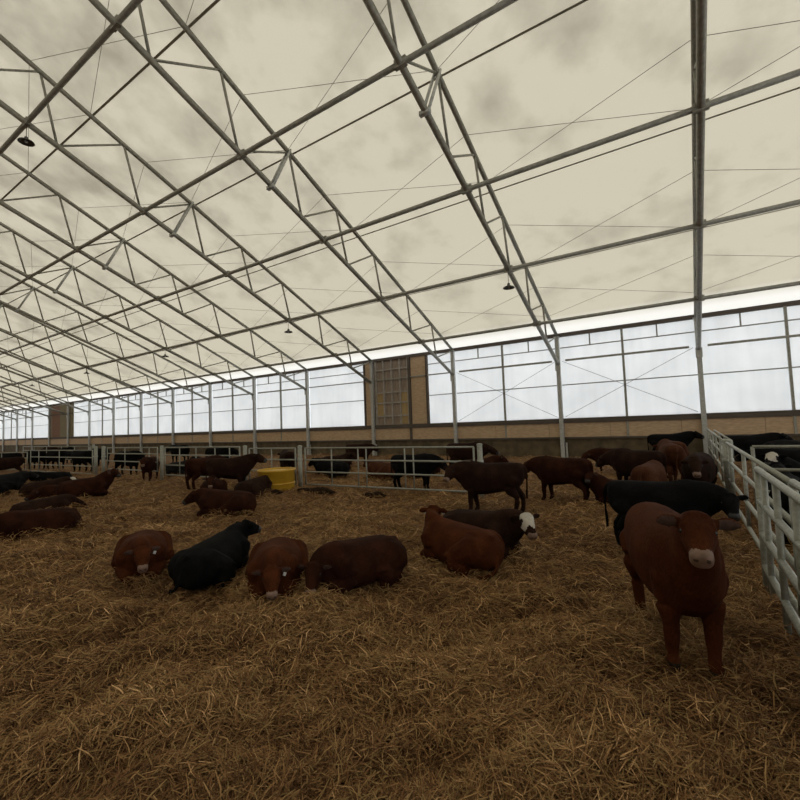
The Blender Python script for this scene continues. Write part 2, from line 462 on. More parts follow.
# crossed wires on the curtain wall
for i, lab in ((0, 'thin crossed wires on the curtain left of the fence column'), (1, 'thin crossed wires on the curtain, second bay left of the fence column')):
    x1 = SX-BAY*i-.2; x0 = x1-BAY+.4
    t = thing('wall_cross_brace', lab, 'brace wires', ((x0+x1)/2, WY-.1, 2.2), 0, 'wire braces on the curtain wall')
    h = (x1-x0)/2
    bar('wire', [(-h, 0, 2.85), (h, 0, -.1)], .010, M['wire'], t, 5)
    bar('wire', [(h, 0.03, 2.85), (-h, 0.03, -.1)], .010, M['wire'], t, 5)

# hanging lamps
def lamp(x, y, z, label):
    t = thing('hanging_lamp', label, 'lamp', (x, y, z), 0, 'hanging lamps')
    top = zbot(y)-z
    bar('hook', [(0, 0, top-.06), (.03, 0, top-.13), (0, 0, top-.2)], .012, M['lamp_metal'], t, 6)
    bar('cord', [(0, 0, top-.18), (0, 0, .1)], .011, M['lamp_metal'], t, 6)
    bm = bmesh.new(); lathe(bm, [(0, .14), (.05, .14), (.06, .06), (.21, -.01), (.23, -.045), (.215, -.05), (.19, -.02), (.05, .04), (0, .04)])
    obj('shade', bm, M['lamp_metal'], t)
    bm = bmesh.new(); lathe(bm, [(0, -.06), (.03, -.055), (.045, -.02), (.03, .03), (0, .045)], 14)
    obj('bulb', bm, M['bulb'], t)
lamp(SX-BAY, 16.3, 7.2, 'dark dish lamp hanging under the second truss from the right')
lamp(SX-3*BAY, 16.37, 7.3, 'dark dish lamp hanging above the tall panelled door')
lamp(SX-5*BAY, 16.37, 7.4, 'small dish lamp hanging under the sixth truss from the right')
lamp(SX-7*BAY, 16.37, 7.4, 'small dish lamp hanging under the eighth truss from the right')
lamp(SX-9*BAY, 16.37, 7.3, 'farthest small dish lamp hanging under the tenth truss from the right')
lamp(SX-3*BAY, 5.05, 11.85, 'dark dish lamp hanging high at the upper left, near the ridge')

# ------------------------------------------------------------------ pens
def gate(name, label, A, B, zs, verts, r=.026, vr=.02, group=None, za=None, zb=None, cat='gate', zlow=None):
    """tube gate from A to B on the ground; zs rail heights, verts fractions for the uprights between the two stiles"""
    ax, ay = A; bx, by = B
    ga = float(base_h(ax, ay)) if za is None else za
    gb = float(base_h(bx, by)) if zb is None else zb
    t = thing(name, label, cat, ((ax+bx)/2, (ay+by)/2, (ga+gb)/2), 0, group)
    o = Vector(((ax+bx)/2, (ay+by)/2, (ga+gb)/2))
    P = lambda f, z: Vector((ax+(bx-ax)*f, ay+(by-ay)*f, ga+(gb-ga)*f+z)) - o
    for z in zs: bar('rail', [P(0, z), P(.5, z), P(1, z)], r, M['gate_steel'], t, 10)
    lo = min(zs) if zlow is None else zlow
    for f in (0, 1): bar('stile', [P(f, lo), P(f, max(zs))], r, M['gate_steel'], t, 10)
    for f in verts: bar('upright', [P(f, lo), P(f, max(zs))], vr, M['gate_steel'], t, 8)
    return t
def post(x, y, h, label, r=.06, group='fence posts'):
    g = float(base_h(x, y))
    t = thing('fence_post', label, 'post', (x, y, g), 0, group)
    bar('shaft', [(0, 0, -.3), (0, 0, h)], r, M['gate_steel'], t, 14)
    bm = bmesh.new(); lathe(bm, [(r+.008, h-.01), (r+.008, h+.015), (r*.6, h+.035), (0, h+.04)], 14); obj('cap', bm, M['gate_steel'], t)
    bm = bmesh.new(); lathe(bm, [(r+.015, .92), (r+.015, 1.0), (r, 1.0), (r, .92), (r+.015, .92)], 14); obj('hinge_collar', bm, M['gate_steel'], t)
    return t

G1 = [1.34, .95, .56, .15]
fy = lambda x: 10.75 + (x+4.9)*.062 if x > -16 else 10.06
F = lambda x: (x, fy(x))
def fr(x, a, b): return (x-a)/(b-a)
FG = 'gates of the cross fence'
post(-4.5, fy(-4.9), 1.40, 'thick round fence post beside the standing brown cow, right end of the cross fence', .07)
gate('tube_gate', 'long tube gate right of the yellow tub', F(-4.68), F(-10.55), G1, [fr(v, -4.68, -10.55) for v in (-6.5, -6.78, -8.12, -8.42, -9.45)], .026, .021, FG)
post(-10.78, fy(-10.78), 1.40, 'fence post at the right side of the yellow tub', .07)
gate('tube_gate', 'short tube gate directly behind the yellow tub', F(-10.98), F(-13.2), G1, [.5], .026, .021, FG)
post(-13.42, fy(-13.42), 1.42, 'fence post behind the neck of the dark brown standing cow', .07)
gate('tube_gate', 'tube gate behind the pair of standing brown cattle', F(-13.7), F(-18.5), [1.40, 1.08, .66, .25], [.12, .3, .55, .78], .026, .021, FG)
post(-18.75, fy(-18.75), 1.45, 'fence post just right of the small calf', .07)
gate('tube_gate', 'tube gate with the small calf at its right end', F(-19.1), F(-23.7), [1.40, 1.12, .76, .38], [.15, .62], .026, .021, FG)
post(-24.1, fy(-24.1), 1.45, 'right hand post of a close pair at the far left', .08)
post(-24.95, fy(-24.95), 1.45, 'left hand post of a close pair at the far left', .08)
gate('tube_gate', 'tube gate at the far left end of the cross fence', F(-25.3), (-32.5, 9.7), [1.28, .90, .46, .08], [.5, .85], .026, .021, FG)
gate('tube_gate', 'distant tube gate behind the far left gate, by the curtain wall', (-34.5, 13.6), (-48, 13.8), [1.30, .98, .66, .34], [.2, .38, .6, .8], .032, .028, FG)
post(-34.1, 13.6, 1.4, 'post at the end of the distant far left gate', .09)
gate('tube_gate', 'leftmost tube gate running out of the picture', (-32.7, 9.6), (-40, 7.6), [1.18, .85, .5, .18], [.3, .6], .028, .024, FG)

# right hand fence, running away from the viewer
RF = 'right hand fence'
gate('tube_gate', 'outer long tube gate of the right hand fence', (.80, 5.2), (.80, 11.75), [1.35, .975, .57, .17], [.28, .55, .90], .030, .028, RF)
gate('tube_gate', 'nearest tube gate of the right hand fence, running out of the picture', (.80, 2.4), (.80, 5.15), [1.36, .99, .58, .17], [.4], .034, .034, RF)
gate('sliding_gate', 'inner four rail gate overlapping the near end of the right hand fence', (.68, 2.0), (.68, 6.25), [1.36, 1.01, .65, .30], [.36, .55, .74, .9], .032, .028, RF, zlow=-.05)
post(.82, 12.0, 1.38, 'stout fence post half way along the right hand fence', .09)
gate('tube_gate', 'far stretch of the right hand fence behind the stout post', (.82, 12.25), (.95, 23.2), [1.33, .95, .55, .15], [.2, .4, .6, .8], .030, .028, RF)
gate('tube_gate', 'second far rail pair doubling the right hand fence near the column', (.98, 13.0), (1.1, 21.5), [1.33, .92], [.3, .6], .028, .025, RF)
gate('tube_gate', 'cross gate of the right hand pen with black cattle behind it', (1.12, 10.7), (6.0, 10.7), [1.33, .90, .48, .12], [.3, .6], .032, .034, RF)

# yellow tub
t = thing('feed_tub', 'yellow plastic tub standing by the fence post', 'tub', (-10.98, 9.55, 0), 0)
bm = bmesh.new(); lathe(bm, [(0, .0), (.52, .0), (.545, .03), (.57, .66), (.60, .68), (.60, .73), (.545, .73), (.53, .48), (0, .48)], 40); obj('tub_wall', bm, M['yellow'], t)
bm = bmesh.new(); lathe(bm, [(0, .68), (.35, .69), (.54, .66), (.53, .49), (0, .49)], 30); obj('lick_block', bm, M['yellow_in'], t)
bm = bmesh.new(); lathe(bm, [(.55, .26), (.572, .27), (.574, .31), (.553, .32)], 40); obj('rib', bm, M['yellow'], t)

# dung patches in the straw
def dung(x, y, l, w, h, label):
    bm = bmesh.new()
    bmesh.ops.create_uvsphere(bm, u_segments=24, v_segments=12, radius=1)
    for v in bm.verts:
        n = .16*math.sin(5*v.co.x+3*v.co.y)+.1*math.sin(9*v.co.y-4*v.co.x+2*v.co.z)
        v.co = Vector((v.co.x*l*(1+n), v.co.y*w*(1+n), v.co.z*h*(1+n)))
    o = obj('dung_heap', bm, M['manure']); o.location = (x, y, float(ground(x, y))+h*.3)
    tag(o, label, 'dung', 'dung in the straw')
dung(-9.4, 9.75, .72, .22, .13, 'dark dung heap in the straw right of the yellow tub')
dung(-7.4, 10.0, .38, .18, .10, 'dark dung heap in the straw under the long tube gate')
dung(-10.5, 9.0, .4, .16, .07, 'flat dark dung at the foot of the yellow tub')

# ------------------------------------------------------------------ cattle
def loft(bm, rings, n=20):
    """rings: (centre, side vector, up vector, half width, half height, exponent)"""
    out = []
    for c, s, u, hw, hh, e in rings:
        vs = []
        for k in range(n):
            a = 2*math.pi*k/n
            ca, sa = math.cos(a), math.sin(a)
            vs.append(bm.verts.new(c + s*(hw*math.copysign(abs(ca)**(2/e), ca)) + u*(hh*math.copysign(abs(sa)**(2/e), sa))))
        out.append(vs)
    for a, b in zip(out, out[1:]):
        for k in range(n): bm.faces.new((a[k], a[(k+1) % n], b[(k+1) % n], b[k]))
    for vs, flip, c in ((out[0], True, rings[0][0]), (out[-1], False, rings[-1][0])):
        m = bm.verts.new(c)
        for k in range(n):
            q = (vs[k], vs[(k+1) % n], m)
            bm.faces.new(q[::-1] if flip else q)

def limb(bm, pts, radii, n=12, flat=1.0):
    """tapered limb through joints with rounded ends; smooth interpolation between joints"""
    P = [Vector(p) for p in pts]; Q = []; W = []
    for i in range(len(P)-1):
        p0 = P[max(i-1, 0)]; p1 = P[i]; p2 = P[i+1]; p3 = P[min(i+2, len(P)-1)]
        for k in range(4):
            t = k/4
            lin = p1.lerp(p2, t)
            cr = .5*((2*p1)+(p2-p0)*t+(2*p0-5*p1+4*p2-p3)*t*t+(3*p1-p0-3*p2+p3)*t*t*t)
            Q.append(lin.lerp(cr, .6)); W.append(radii[i]+(radii[i+1]-radii[i])*(t*t*(3-2*t)))
    Q.append(P[-1]); W.append(radii[-1])
    d0 = (Q[0]-Q[1]).normalized(); d1 = (Q[-1]-Q[-2]).normalized()
    Q = [Q[0]+d0*W[0]*.6] + Q + [Q[-1]+d1*W[-1]*.5]; W = [W[0]*.6] + W + [W[-1]*.6]
    rings = []
    for i, c in enumerate(Q):
        t, s, u = frame_of(Q[min(i+1, len(Q)-1)]-Q[max(i-1, 0)])
        rings.append((c, s, u, W[i]*flat, W[i], 2))
    loft(bm, rings, n)

STAND = [(-.80,.99,.14,.12),(-.755,.97,.23,.20),(-.66,.94,.30,.26),(-.50,.91,.34,.295),(-.25,.885,.36,.325),(.0,.86,.38,.345),(.22,.85,.395,.335),(.42,.86,.41,.30),(.56,.885,.40,.26),(.70,.91,.33,.21),(.80,.93,.20,.13)]
LIE = [(-.84,.36,.12,.14),(-.79,.36,.22,.24),(-.68,.37,.30,.32),(-.50,.38,.345,.375),(-.25,.385,.36,.41),(.0,.385,.37,.415),(.22,.39,.38,.40),(.42,.41,.39,.35),(.56,.43,.38,.30),(.70,.44,.31,.23),(.80,.46,.20,.15)]
HEAD = [(-.07,.075,.06,-.02),(-.01,.118,.10,-.015),(.06,.134,.13,-.02),(.12,.134,.145,-.03),(.19,.115,.145,-.035),(.27,.096,.122,-.03),(.34,.080,.100,-.022),(.395,.083,.092,-.018),(.44,.083,.082,-.018),(.475,.062,.056,-.02)]

LYING = []
def cow(label, x, y, heading, coat_name, pose='stand', s=1.0, poll=None, hyaw=None, hpitch=30, bend=0.0, muzzle='muzzle_dark', face=None, group=None,
        gait=(0, 0, 0, 0), tag_ear=None, vox=.026, sink=0.0, eyes=True, straw_h=None, hscale=1.0, cat='cow', ears=1.0):
    hd = R(heading); s = s*.88
    lie = pose != 'stand'
    if lie: LYING.append((x, y, hd, s))
    if poll is None: poll = (1.02, 0, 1.30) if not lie else (1.0, 0, .95)
    poll = Vector(poll)
    yaw = R((hyaw if hyaw is not None else heading) - heading); pt = R(hpitch)
    hdir = Vector((math.cos(yaw)*math.cos(pt), math.sin(yaw)*math.cos(pt), -math.sin(pt)))
    def W(p):
        p = Vector(p)
        if abs(bend) < 1e-4: return p
        a = bend*p.x
        return Vector((math.sin(a)/bend - p.y*math.sin(a), (1-math.cos(a))/bend + p.y*math.cos(a), p.z))
    def Wd(xx):
        a = bend*xx
        return Vector((math.cos(a), math.sin(a), 0)), Vector((-math.sin(a), math.cos(a), 0))
    bm = bmesh.new()
    rings = []
    for (xx, zc, hh, hw) in (LIE if lie else STAND):
        t, sd = Wd(xx)
        rings.append((W((xx, 0, zc)), sd, Vector((0, 0, 1)), hw, hh, 2.25))
    loft(bm, rings, 28)
    # spine ridge, hip points
    limb(bm, [W((-.74, 0, (1.16 if not lie else .60))), W((-.3, 0, 1.17 if not lie else .66)), W((.1, 0, 1.17 if not lie else .67)), W((.5, 0, 1.22 if not lie else .74))], [.07, .08, .075, .085])
    # neck
    z0 = .98 if not lie else .52
    a = W((.50, 0, z0)); tdir, tside = Wd(.6)
    b = W((.86, 0, (z0+poll.z)/2 + .05))
    hp = poll.copy()
    nk = []
    c1 = a.lerp(hp, .5)*.4 + b*.6 if (hp-a).length > .3 else b
    endp = hp - Vector((0, 0, .02)) - hdir*.02
    side_h = hdir.cross(Vector((0, 0, 1))).normalized()
    for k in range(9):
        t = k/8
        p = a*(1-t)**2 + c1*(2*t*(1-t)) + endp*t*t
        d = (c1-a)*(2*(1-t)) + (endp-c1)*(2*t)
        tt, ss, uu = frame_of(d)
        nk.append((p - Vector((0, 0, .05*(1-t))), ss, uu, (.225*(1-t)+.112*t), .35*(1-t)+.135*t+.03*math.sin(math.pi*t), 2.1))
    loft(bm, nk, 20)
    # head
    hl = side_h * -1.0                     # left of the head
    hu = hdir.cross(hl).normalized()
    if hu.z < 0: hu = -hu
    hs = hscale
    hr = [(hp + hdir*(q*.88*hs) + hu*(dz*hs), hl, hu, hw*hs, hh*hs, 2.3) for q, hw, hh, dz in HEAD]
    loft(bm, hr, 20)
    # brow ridges and poll
    limb(bm, [hp+hdir*.09*hs+hl*.10*hs+hu*.055*hs, hp+hdir*.0*hs+hl*.05*hs+hu*.08*hs, hp+hdir*.0*hs-hl*.05*hs+hu*.08*hs, hp+hdir*.09*hs-hl*.10*hs+hu*.055*hs], [.03*hs, .042*hs, .042*hs, .03*hs])
    # ears
    th = max(.022, vox*.9)
    for sg in (-1, 1):
        e0 = hp + hl*(sg*.095*hs) + hdir*(.015*hs) + hu*(.035*hs)
        ed = (hl*sg*1.0 - hdir*.10 + hu*(-.16)).normalized()
        n_ = (hdir*.9 + hu*.35).normalized(); n_ = (n_ - ed*n_.dot(ed)).normalized(); wv = ed.cross(n_).normalized()
        er = []
        for q, w in ((0, .028), (.035, .042), (.075, .06), (.115, .065), (.155, .052), (.185, .03), (.20, .012)):
            er.append((e0+ed*(q*hs*ears) - n_*(.012 if .05 < q < .2 else 0), wv, n_, max(w*hs, th*.7), th, 2))
        loft(bm, er, 14)
    # legs
    H = []
    if not lie:
        for j, (sg, front) in enumerate(((1, True), (-1, True), (1, False), (-1, False))):
            g = gait[j]
            if front:
                pts = [(.50, sg*.15, .82), (.47, sg*.165, .60), (.49+g*.5, sg*.15, .37), (.47+g*.9, sg*.145, .13), (.50+g, sg*.145, .045)]
                rad = [.15, .108, .07, .055, .06]
            else:
                pts = [(-.56, sg*.14, .86), (-.46+g*.2, sg*.18, .64), (-.66+g*.6, sg*.16, .41), (-.63+g*.95, sg*.15, .14), (-.59+g, sg*.15, .045)]
                rad = [.20, .15, .074, .055, .06]
            pts = [W(p) for p in pts]
            limb(bm, pts, rad); H.append(pts[-1])
            limb(bm, [pts[-1]+Vector((.0, 0, 0)), pts[-1]+Wd(.5)[0]*.055 - Vector((0, 0, .02))], [.05, .04])
        limb(bm, [W((-.79, 0, 1.16)), W((-.86, 0, 1.02)), W((-.855, .01, .75)), W((-.84, .02, .5)), W((-.84, .02, .38))], [.045, .032, .026, .034, .03], 8)
    else:
        for sg in (-1, 1):
            limb(bm, [W((.50, sg*.2, .50)), W((.42, sg*.27, .25)), W((.70, sg*.22, .12)), W((.58, sg*.15, .06)), W((.42, sg*.14, .05))], [.22, .16, .095, .06, .05])
            limb(bm, [W((-.52, sg*.22, .42)), W((-.16, sg*.36, .24)), W((-.50, sg*.41, .12)), W((-.30, sg*.43, .07)), W((-.12, sg*.40, .05))], [.29, .20, .10, .06, .055])
        limb(bm, [W((-.80, 0, .50)), W((-.86, .03, .34)), W((-.87, .14, .14)), W((-.80, .28, .06)), W((-.68, .38, .05))], [.05, .036, .03, .04, .03], 8)
    # one continuous skin
    me0 = bpy.data.meshes.new('raw'); bm.to_mesh(me0); bm.free()
    tmp = bpy.data.objects.new('raw', me0); COL.objects.link(tmp)
    md = tmp.modifiers.new('r', 'REMESH'); md.mode = 'VOXEL'; md.voxel_size = vox; md.use_smooth_shade = True
    ms = tmp.modifiers.new('s', 'SMOOTH'); ms.factor = .5; ms.iterations = 5 if vox > .02 else 7
    dg = bpy.context.evaluated_depsgraph_get()
    me = bpy.data.meshes.new_from_object(tmp.evaluated_get(dg))
    bpy.data.objects.remove(tmp); bpy.data.meshes.remove(me0)
    me.name = 'cow'
    nf = len(me.polygons)
    co = np.zeros(nf*3); me.polygons.foreach_get('center', co); co = co.reshape(-1, 3)
    nr = np.zeros(nf*3); me.polygons.foreach_get('normal', nr); nr = nr.reshape(-1, 3)
    rel = (co - np.array(hp))/hs
    q = rel @ np.array(hdir); l = rel @ np.array(hl); u = rel @ np.array(hu)
    mi = np.zeros(nf, np.int32)
    inhead = (np.abs(l) < .16) & (np.abs(u) < .19) & (q > -.08) & (q < .6)
    if face == 'white':
        mi[inhead & (q > -.03) & (q < .25 + .03*np.sin(l*40)) & (u > -.05 + .02*np.sin(q*30)) & (np.abs(l) < .115+.015*np.sin(q*45))] = 4
    elif face == 'blaze':
        mi[inhead & (q > .0) & (u > .03) & (np.abs(l) < .055)] = 4
    mi[inhead & (q > .342+.02*np.cos(l*30)) & (u > -.11)] = 1
    mi[inhead & (q > .355) & (((np.abs(np.abs(l)-.038))/.018)**2 + ((u-.005)/.017)**2 < 1) & (nr @ np.array(hdir) > .2)] = 5
    ear = (np.abs(l) > .15) & (np.abs(l) < .33) & (np.abs(u-.02) < .09) & (q > -.06) & (q < .08) & (nr @ np.array(hdir) > .55)
    mi[ear] = 3
    for h in H:
        d = co - np.array(h)
        mi[(co[:, 2] < .065) & (np.hypot(d[:, 0], d[:, 1]) < .16)] = 2
    me.materials.clear()
    for mm in (coat_name, muzzle, 'hoof', coat_name if coat_name in ('black', 'grey', 'dark') else 'ear_inner', 'white_hair', 'nostril'): me.materials.append(M[mm])
    me.polygons.foreach_set('material_index', mi)
    me.polygons.foreach_set('use_smooth', [True]*nf)
    o = bpy.data.objects.new('cow', me); COL.objects.link(o)
    o.location = (x, y, float(base_h(x, y)) - sink); o.rotation_euler = (0, 0, hd); o.scale = (s, s, s)
    tag(o, label, cat, group or ('cattle lying on the straw' if lie else 'cattle standing in the shed'))
    if eyes:
        for sg in (-1, 1):
            b2 = bmesh.new(); bmesh.ops.create_uvsphere(b2, u_segments=14, v_segments=9, radius=.024*hs)
            e = obj('eye', b2, M['eye'], o)
            e.location = hp + hdir*(.115*hs) + hl*(sg*.108*hs) + hu*(.018*hs)
    if tag_ear:
        for sg in tag_ear:
            b2 = bmesh.new(); box(b2, (-.022, -.008, -.026), (.022, .008, .026), .004)
            e = obj('ear_tag', b2, M['white_tag'], o, smooth=False)
            e['label'] = 'white ear tag'
            e.location = hp + hl*(sg*.19*hs) + hdir*.05*hs - hu*.03*hs
            e.rotation_euler = (0, R(20), yaw + R(90))
    return o

N_, F_ = .0155, .030     # near and far skin resolution
# standing, near the right hand fence
cow('red brown young cow with pale pink muzzle standing nearest the viewer, looking straight out', -0.16, 4.55, -73, 'red', s=1.03, poll=(.98, -.06, 1.36), hyaw=-88, hpitch=30, muzzle='muzzle_pink', gait=(.06, -.04, .05, -.03), vox=.0145, ears=1.05, hscale=0.92)
cow('black cow standing sideways behind the nearest red brown cow, head by the fence', -0.36, 7.45, 3, 'black', s=0.94, poll=(1.0, -.12, 1.02), hyaw=-80, hpitch=42, gait=(.1, -.1, -.05, .08), vox=.02)
cow('brown cow standing left of the shed middle with its head turned to the viewer', -3.58, 9.13, 192, 'dark', s=1.000, poll=(.98, .1, 1.10), hyaw=262, hpitch=40, gait=(.05, -.08, .05, -.1), vox=.024, face=None, muzzle='muzzle_pink')
cow('brown cow standing broadside behind the one with the turned head, tail at the right', -2.49, 11.00, 166, 'brown', s=0.969, poll=(1.08, 0, 1.0), hpitch=45, gait=(.05, -.05, -.05, .05), vox=.026)
cow('very dark brown cow right of the broadside brown one, head turned away', -1.04, 12.99, 150, 'dark', s=1.015, poll=(1.1, 0, .95), hpitch=40, vox=.028)
cow('brown cow with pale muzzle behind the broadside cow, head low', -2.10, 16.67, 190, 'brown', s=0.840, poll=(1.1, 0, .95), hyaw=230, hpitch=35, muzzle='muzzle_pink', vox=F_)
cow('tan brown cow standing tail end first, left of the right hand fence', -0.30, 14.70, 100, 'tan', s=1.080, poll=(1.0, 0, 1.0), vox=.028)
cow('tan brown cow at the back of the group left of the right hand fence', -0.32, 16.47, 110, 'tan', s=1.072, poll=(1.0, 0, 1.0), vox=F_)
cow('dark brown cow facing the viewer beside the stout fence post', 0.26, 11.63, 262, 'dark', s=1.023, poll=(1.0, .05, 1.12), hyaw=275, hpitch=40, vox=.026, muzzle='muzzle_pink')
cow('black cow farthest back beside the column, only its back showing', -0.52, 22.59, 5, 'black', s=1.066, poll=(1.05, 0, 1.25), vox=F_)
cow('tan brown cow standing between the black cow and the group at the back', -0.62, 10.30, 80, 'tan', 'stand', s=0.93, poll=(1.0, 0, .8), hpitch=60, vox=.026)
cow('small red brown calf lying behind the hind leg of the black cow', -1.21, 11.06, 200, 'brown', 'lie', s=0.840, poll=(.95, 0, .95), hyaw=270, vox=.026, tag_ear=(1,))
# right hand pen
RP = 'black cattle in the right hand pen'
cow('black cow behind the cross gate of the right hand pen, left of the others', 2.30, 14.40, 175, 'black', s=0.953, poll=(1.05, 0, 1.1), vox=F_, group=RP)
cow('black cow at the back of the right hand pen, nearest the column', 1.90, 19.60, 10, 'black', s=1.080, poll=(1.05, 0, 1.2), vox=F_, group=RP)
cow('dark grey black cow in the middle of the right hand pen, at the picture edge', 3.10, 16.70, 185, 'grey', s=1.011, poll=(1.05, 0, 1.15), vox=F_, group=RP)
cow('black cow lying close behind the long gate of the right hand pen', 1.72, 11.18, 95, 'black', 'lie', s=1.050, poll=(.95, 0, .9), vox=F_, group=RP)
cow('black cow lying nearest in the right hand pen beneath the doubled rails', 1.63, 8.58, 80, 'black', 'lie', s=1.050, poll=(.95, 0, .9), vox=F_, group=RP)
cow('dark cow with a pale straw tufted head in the right hand pen', 2.60, 13.56, 200, 'black', 'lie', s=1.080, poll=(.95,0,1.0), hyaw=240, face='white', vox=F_, group=RP)

# lying, in front
cow('red brown cow lying curled up, head on the straw, leftmost of the front row', -6.69, 3.31, -30, 'red', 'lie', s=0.840, poll=(.92, .05, .62), hyaw=-25, hpitch=38, muzzle='muzzle_pink', vox=.018, tag_ear=(1,))
cow('black cow lying with its back to the viewer and head raised to the right', -5.42, 3.61, 112, 'black', 'lie', s=0.83, poll=(.84, -.12, .80), hyaw=92, hpitch=22, vox=.018)
cow('red brown cow lying head down beside the black one, pale nose in the straw', -4.42, 3.82, -46, 'red', 'lie', s=0.848, poll=(.90, .0, .55), hyaw=-40, hpitch=42, muzzle='muzzle_pink', vox=.018, tag_ear=(1,))
cow('dark brown cow lying with its head left, right half of the resting front pair', -3.52, 4.40, -108, 'brown', 'lie', s=0.857, poll=(.92, .10, .52), hyaw=-65, hpitch=52, muzzle='muzzle_pink', vox=.018)
cow('red brown cow lying with its back to the viewer, ears spread, looking away', -2.70, 5.58, 164, 'red', 'lie', s=0.88, poll=(.80, -.16, .86), hyaw=105, hpitch=8, vox=.018, tag_ear=(-1, 1))
cow('dark brown cow with a white face lying behind the red brown one', -2.75, 6.38, -12, 'dark', 'lie', s=0.930, poll=(.98, .02, .74), hyaw=-48, hpitch=42, face='white', muzzle='muzzle_pink', vox=.02)
cow('brown cow lying broadside with its head to the left, in front of the standing pair', -9.03, 6.35, 205, 'brown', 'lie', s=0.928, poll=(.98, 0, .66), hyaw=215, hpitch=35, vox=.024)
cow('brown cow with a pale muzzle lying just behind the broadside one', -12.07, 8.02, -40, 'brown', 'lie', s=0.848, poll=(.95, 0, .85), hyaw=-30, hpitch=45, muzzle='muzzle_pink', vox=.026)
cow('dark brown cow lying at the foot of the yellow tub', -10.78, 8.53, 100, 'dark', 'lie', s=0.848, poll=(.92, -.1, .6), hyaw=10, vox=.026, tag_ear=(-1,))
# the standing pair by the tub
cow('brown cow standing left of the pair by the tub, hindquarters to the viewer', -14.45, 9.24, 100, 'brown', s=0.998, poll=(1.0, 0, 1.1), vox=.028)
cow('dark brown cow standing broadside, head over the yellow tub', -12.59, 8.94, 30, 'dark', s=1.023, poll=(1.08, 0, 1.26), hyaw=20, hpitch=25, vox=.028)
cow('small brown calf standing on the straw in front of the far gate', -19.49, 9.94, -45, 'brown', s=0.915, poll=(.98, 0, 1.12), hyaw=-28, hpitch=40, muzzle='muzzle_pink', vox=F_, cat='calf')
# left edge group
cow('large brown cow stretched out at the left edge of the picture', -11.60, 3.62, -95, 'brown', 'lie', s=0.974, poll=(1.0, 0, .5), hpitch=40, vox=.024, sink=0.17)
cow('dark brown back of a cow lying behind the large brown one at the left edge', -14.20, 4.50, 85, 'dark', 'lie', s=0.892, poll=(.95, 0, .5), hpitch=40, vox=.026, sink=0.18)
cow('brown cow lying flat in the left cluster, nearest of that group', -17.08, 6.10, 265, 'brown', 'lie', s=0.945, poll=(1.0, 0, .6), hpitch=35, vox=F_, sink=0.2)
cow('tan brown cow lying with raised head at the right end of the left cluster', -16.45, 6.30, 75, 'brown', 'lie', s=0.955, poll=(.95, 0, .95), hyaw=20, vox=F_)
cow('dark cow with a white face patch in the middle of the left cluster', -19.01, 6.09, 80, 'dark', 'lie', s=0.918, poll=(.95, 0, .7), hyaw=20, face='white', vox=F_, sink=0.12)
cow('black cow lying in the left cluster in front of the far gate', -23.06, 7.63, 265, 'black', 'lie', s=0.948, poll=(.95, 0, .7), vox=F_, sink=0.12)
cow('black cow lying low at the left edge of the picture', -20.96, 5.01, 90, 'black', 'lie', s=0.914, poll=(.95, 0, .6), vox=F_, sink=0.2)
cow('dark grey cow lying behind the black one at the left edge', -22.76, 5.98, 85, 'grey', 'lie', s=0.914, poll=(.95, 0, .7), vox=F_)
cow('dark brown cow standing cut off by the left edge of the picture', -29.95, 7.95, 250, 'dark', s=0.948, poll=(1.0, 0, 1.0), vox=F_)

# behind the cross fence
BG = 'cattle behind the cross fence'
cow('black cow standing close behind the long gate right of the tub', -6.95, 11.35, 8, 'black', s=0.983, poll=(1.05, 0, 1.02), hpitch=50, vox=.028, group=BG)
cow('dark brown cow standing behind the thick end post of the cross fence', -7.28, 15.97, 5, 'dark', s=1.080, poll=(1.05, 0, 1.0), vox=F_, group=BG)
far = [(-6.30, 14.80, 20, 'brown', 'lie', 1.000, 'brown cow lying right of the thick end post behind the fence'),
       (-8.58, 14.59, 200, 'brown', 'lie', 1.0, 'brown cow lying behind the right half of the long gate'),
       (-9.42, 13.23, 170, 'tan', 'lie', .95, 'tan cow lying behind the middle of the long gate'),
       (-13.46, 15.16, 15, 'dark', 'lie', 1.050, 'dark cow lying behind the left half of the long gate'),
       (-11.87, 13.15, 190, 'black', 'lie', 1.0, 'black cow lying behind the left end of the long gate'),
       (-14.08, 17.66, 10, 'dark', 'stand', 1.002, 'dark cow standing at the back behind the long gate'),
       (-13.69, 12.50, 150, 'dark', 'stand', 1.0, 'dark cow standing behind the short gate at the yellow tub'),
       (-20.58, 14.03, 20, 'black', 'stand', 1.050, 'black cow behind the gate, left of the standing pair'),
       (-19.33, 12.61, 195, 'black', 'lie', 1.050, 'black cow lying behind the gate, left of the standing pair'),
       (-20.25, 11.70, 5, 'grey', 'lie', 0.946, 'dark grey cow lying behind the gate, right of the calf'),
       (-28.44, 16.46, 190, 'black', 'stand', 1.080, 'black cow standing at the back, right of the calf'),
       (-23.20, 10.75, 10, 'black', 'stand', 1.080, 'black cow standing behind the gate left of the calf'),
       (-32.04, 13.19, 185, 'black', 'stand', 1.080, 'black cow at the back behind the close pair of posts'),
       (-28.70, 10.90, 190, 'black', 'stand', 1.080, 'black cow behind the far left gate, right one of three'),
       (-33.20, 11.20, 10, 'black', 'stand', 1.080, 'black cow behind the far left gate, middle one of three'),
       (-35.20, 10.80, 190, 'black', 'stand', 1.080, 'black cow behind the far left gate, left one of three'),
       (-39.48, 13.89, 10, 'black', 'stand', 1.1, 'black cow behind the distant far left gate'),
       (-45.11, 14.82, 190, 'dark', 'stand', 1.1, 'dark cow at the far left near the curtain wall'),
       (-36.66, 9.72, 260, 'black', 'stand', 0.998, 'black cow standing in front of the far left gate at the picture edge')]
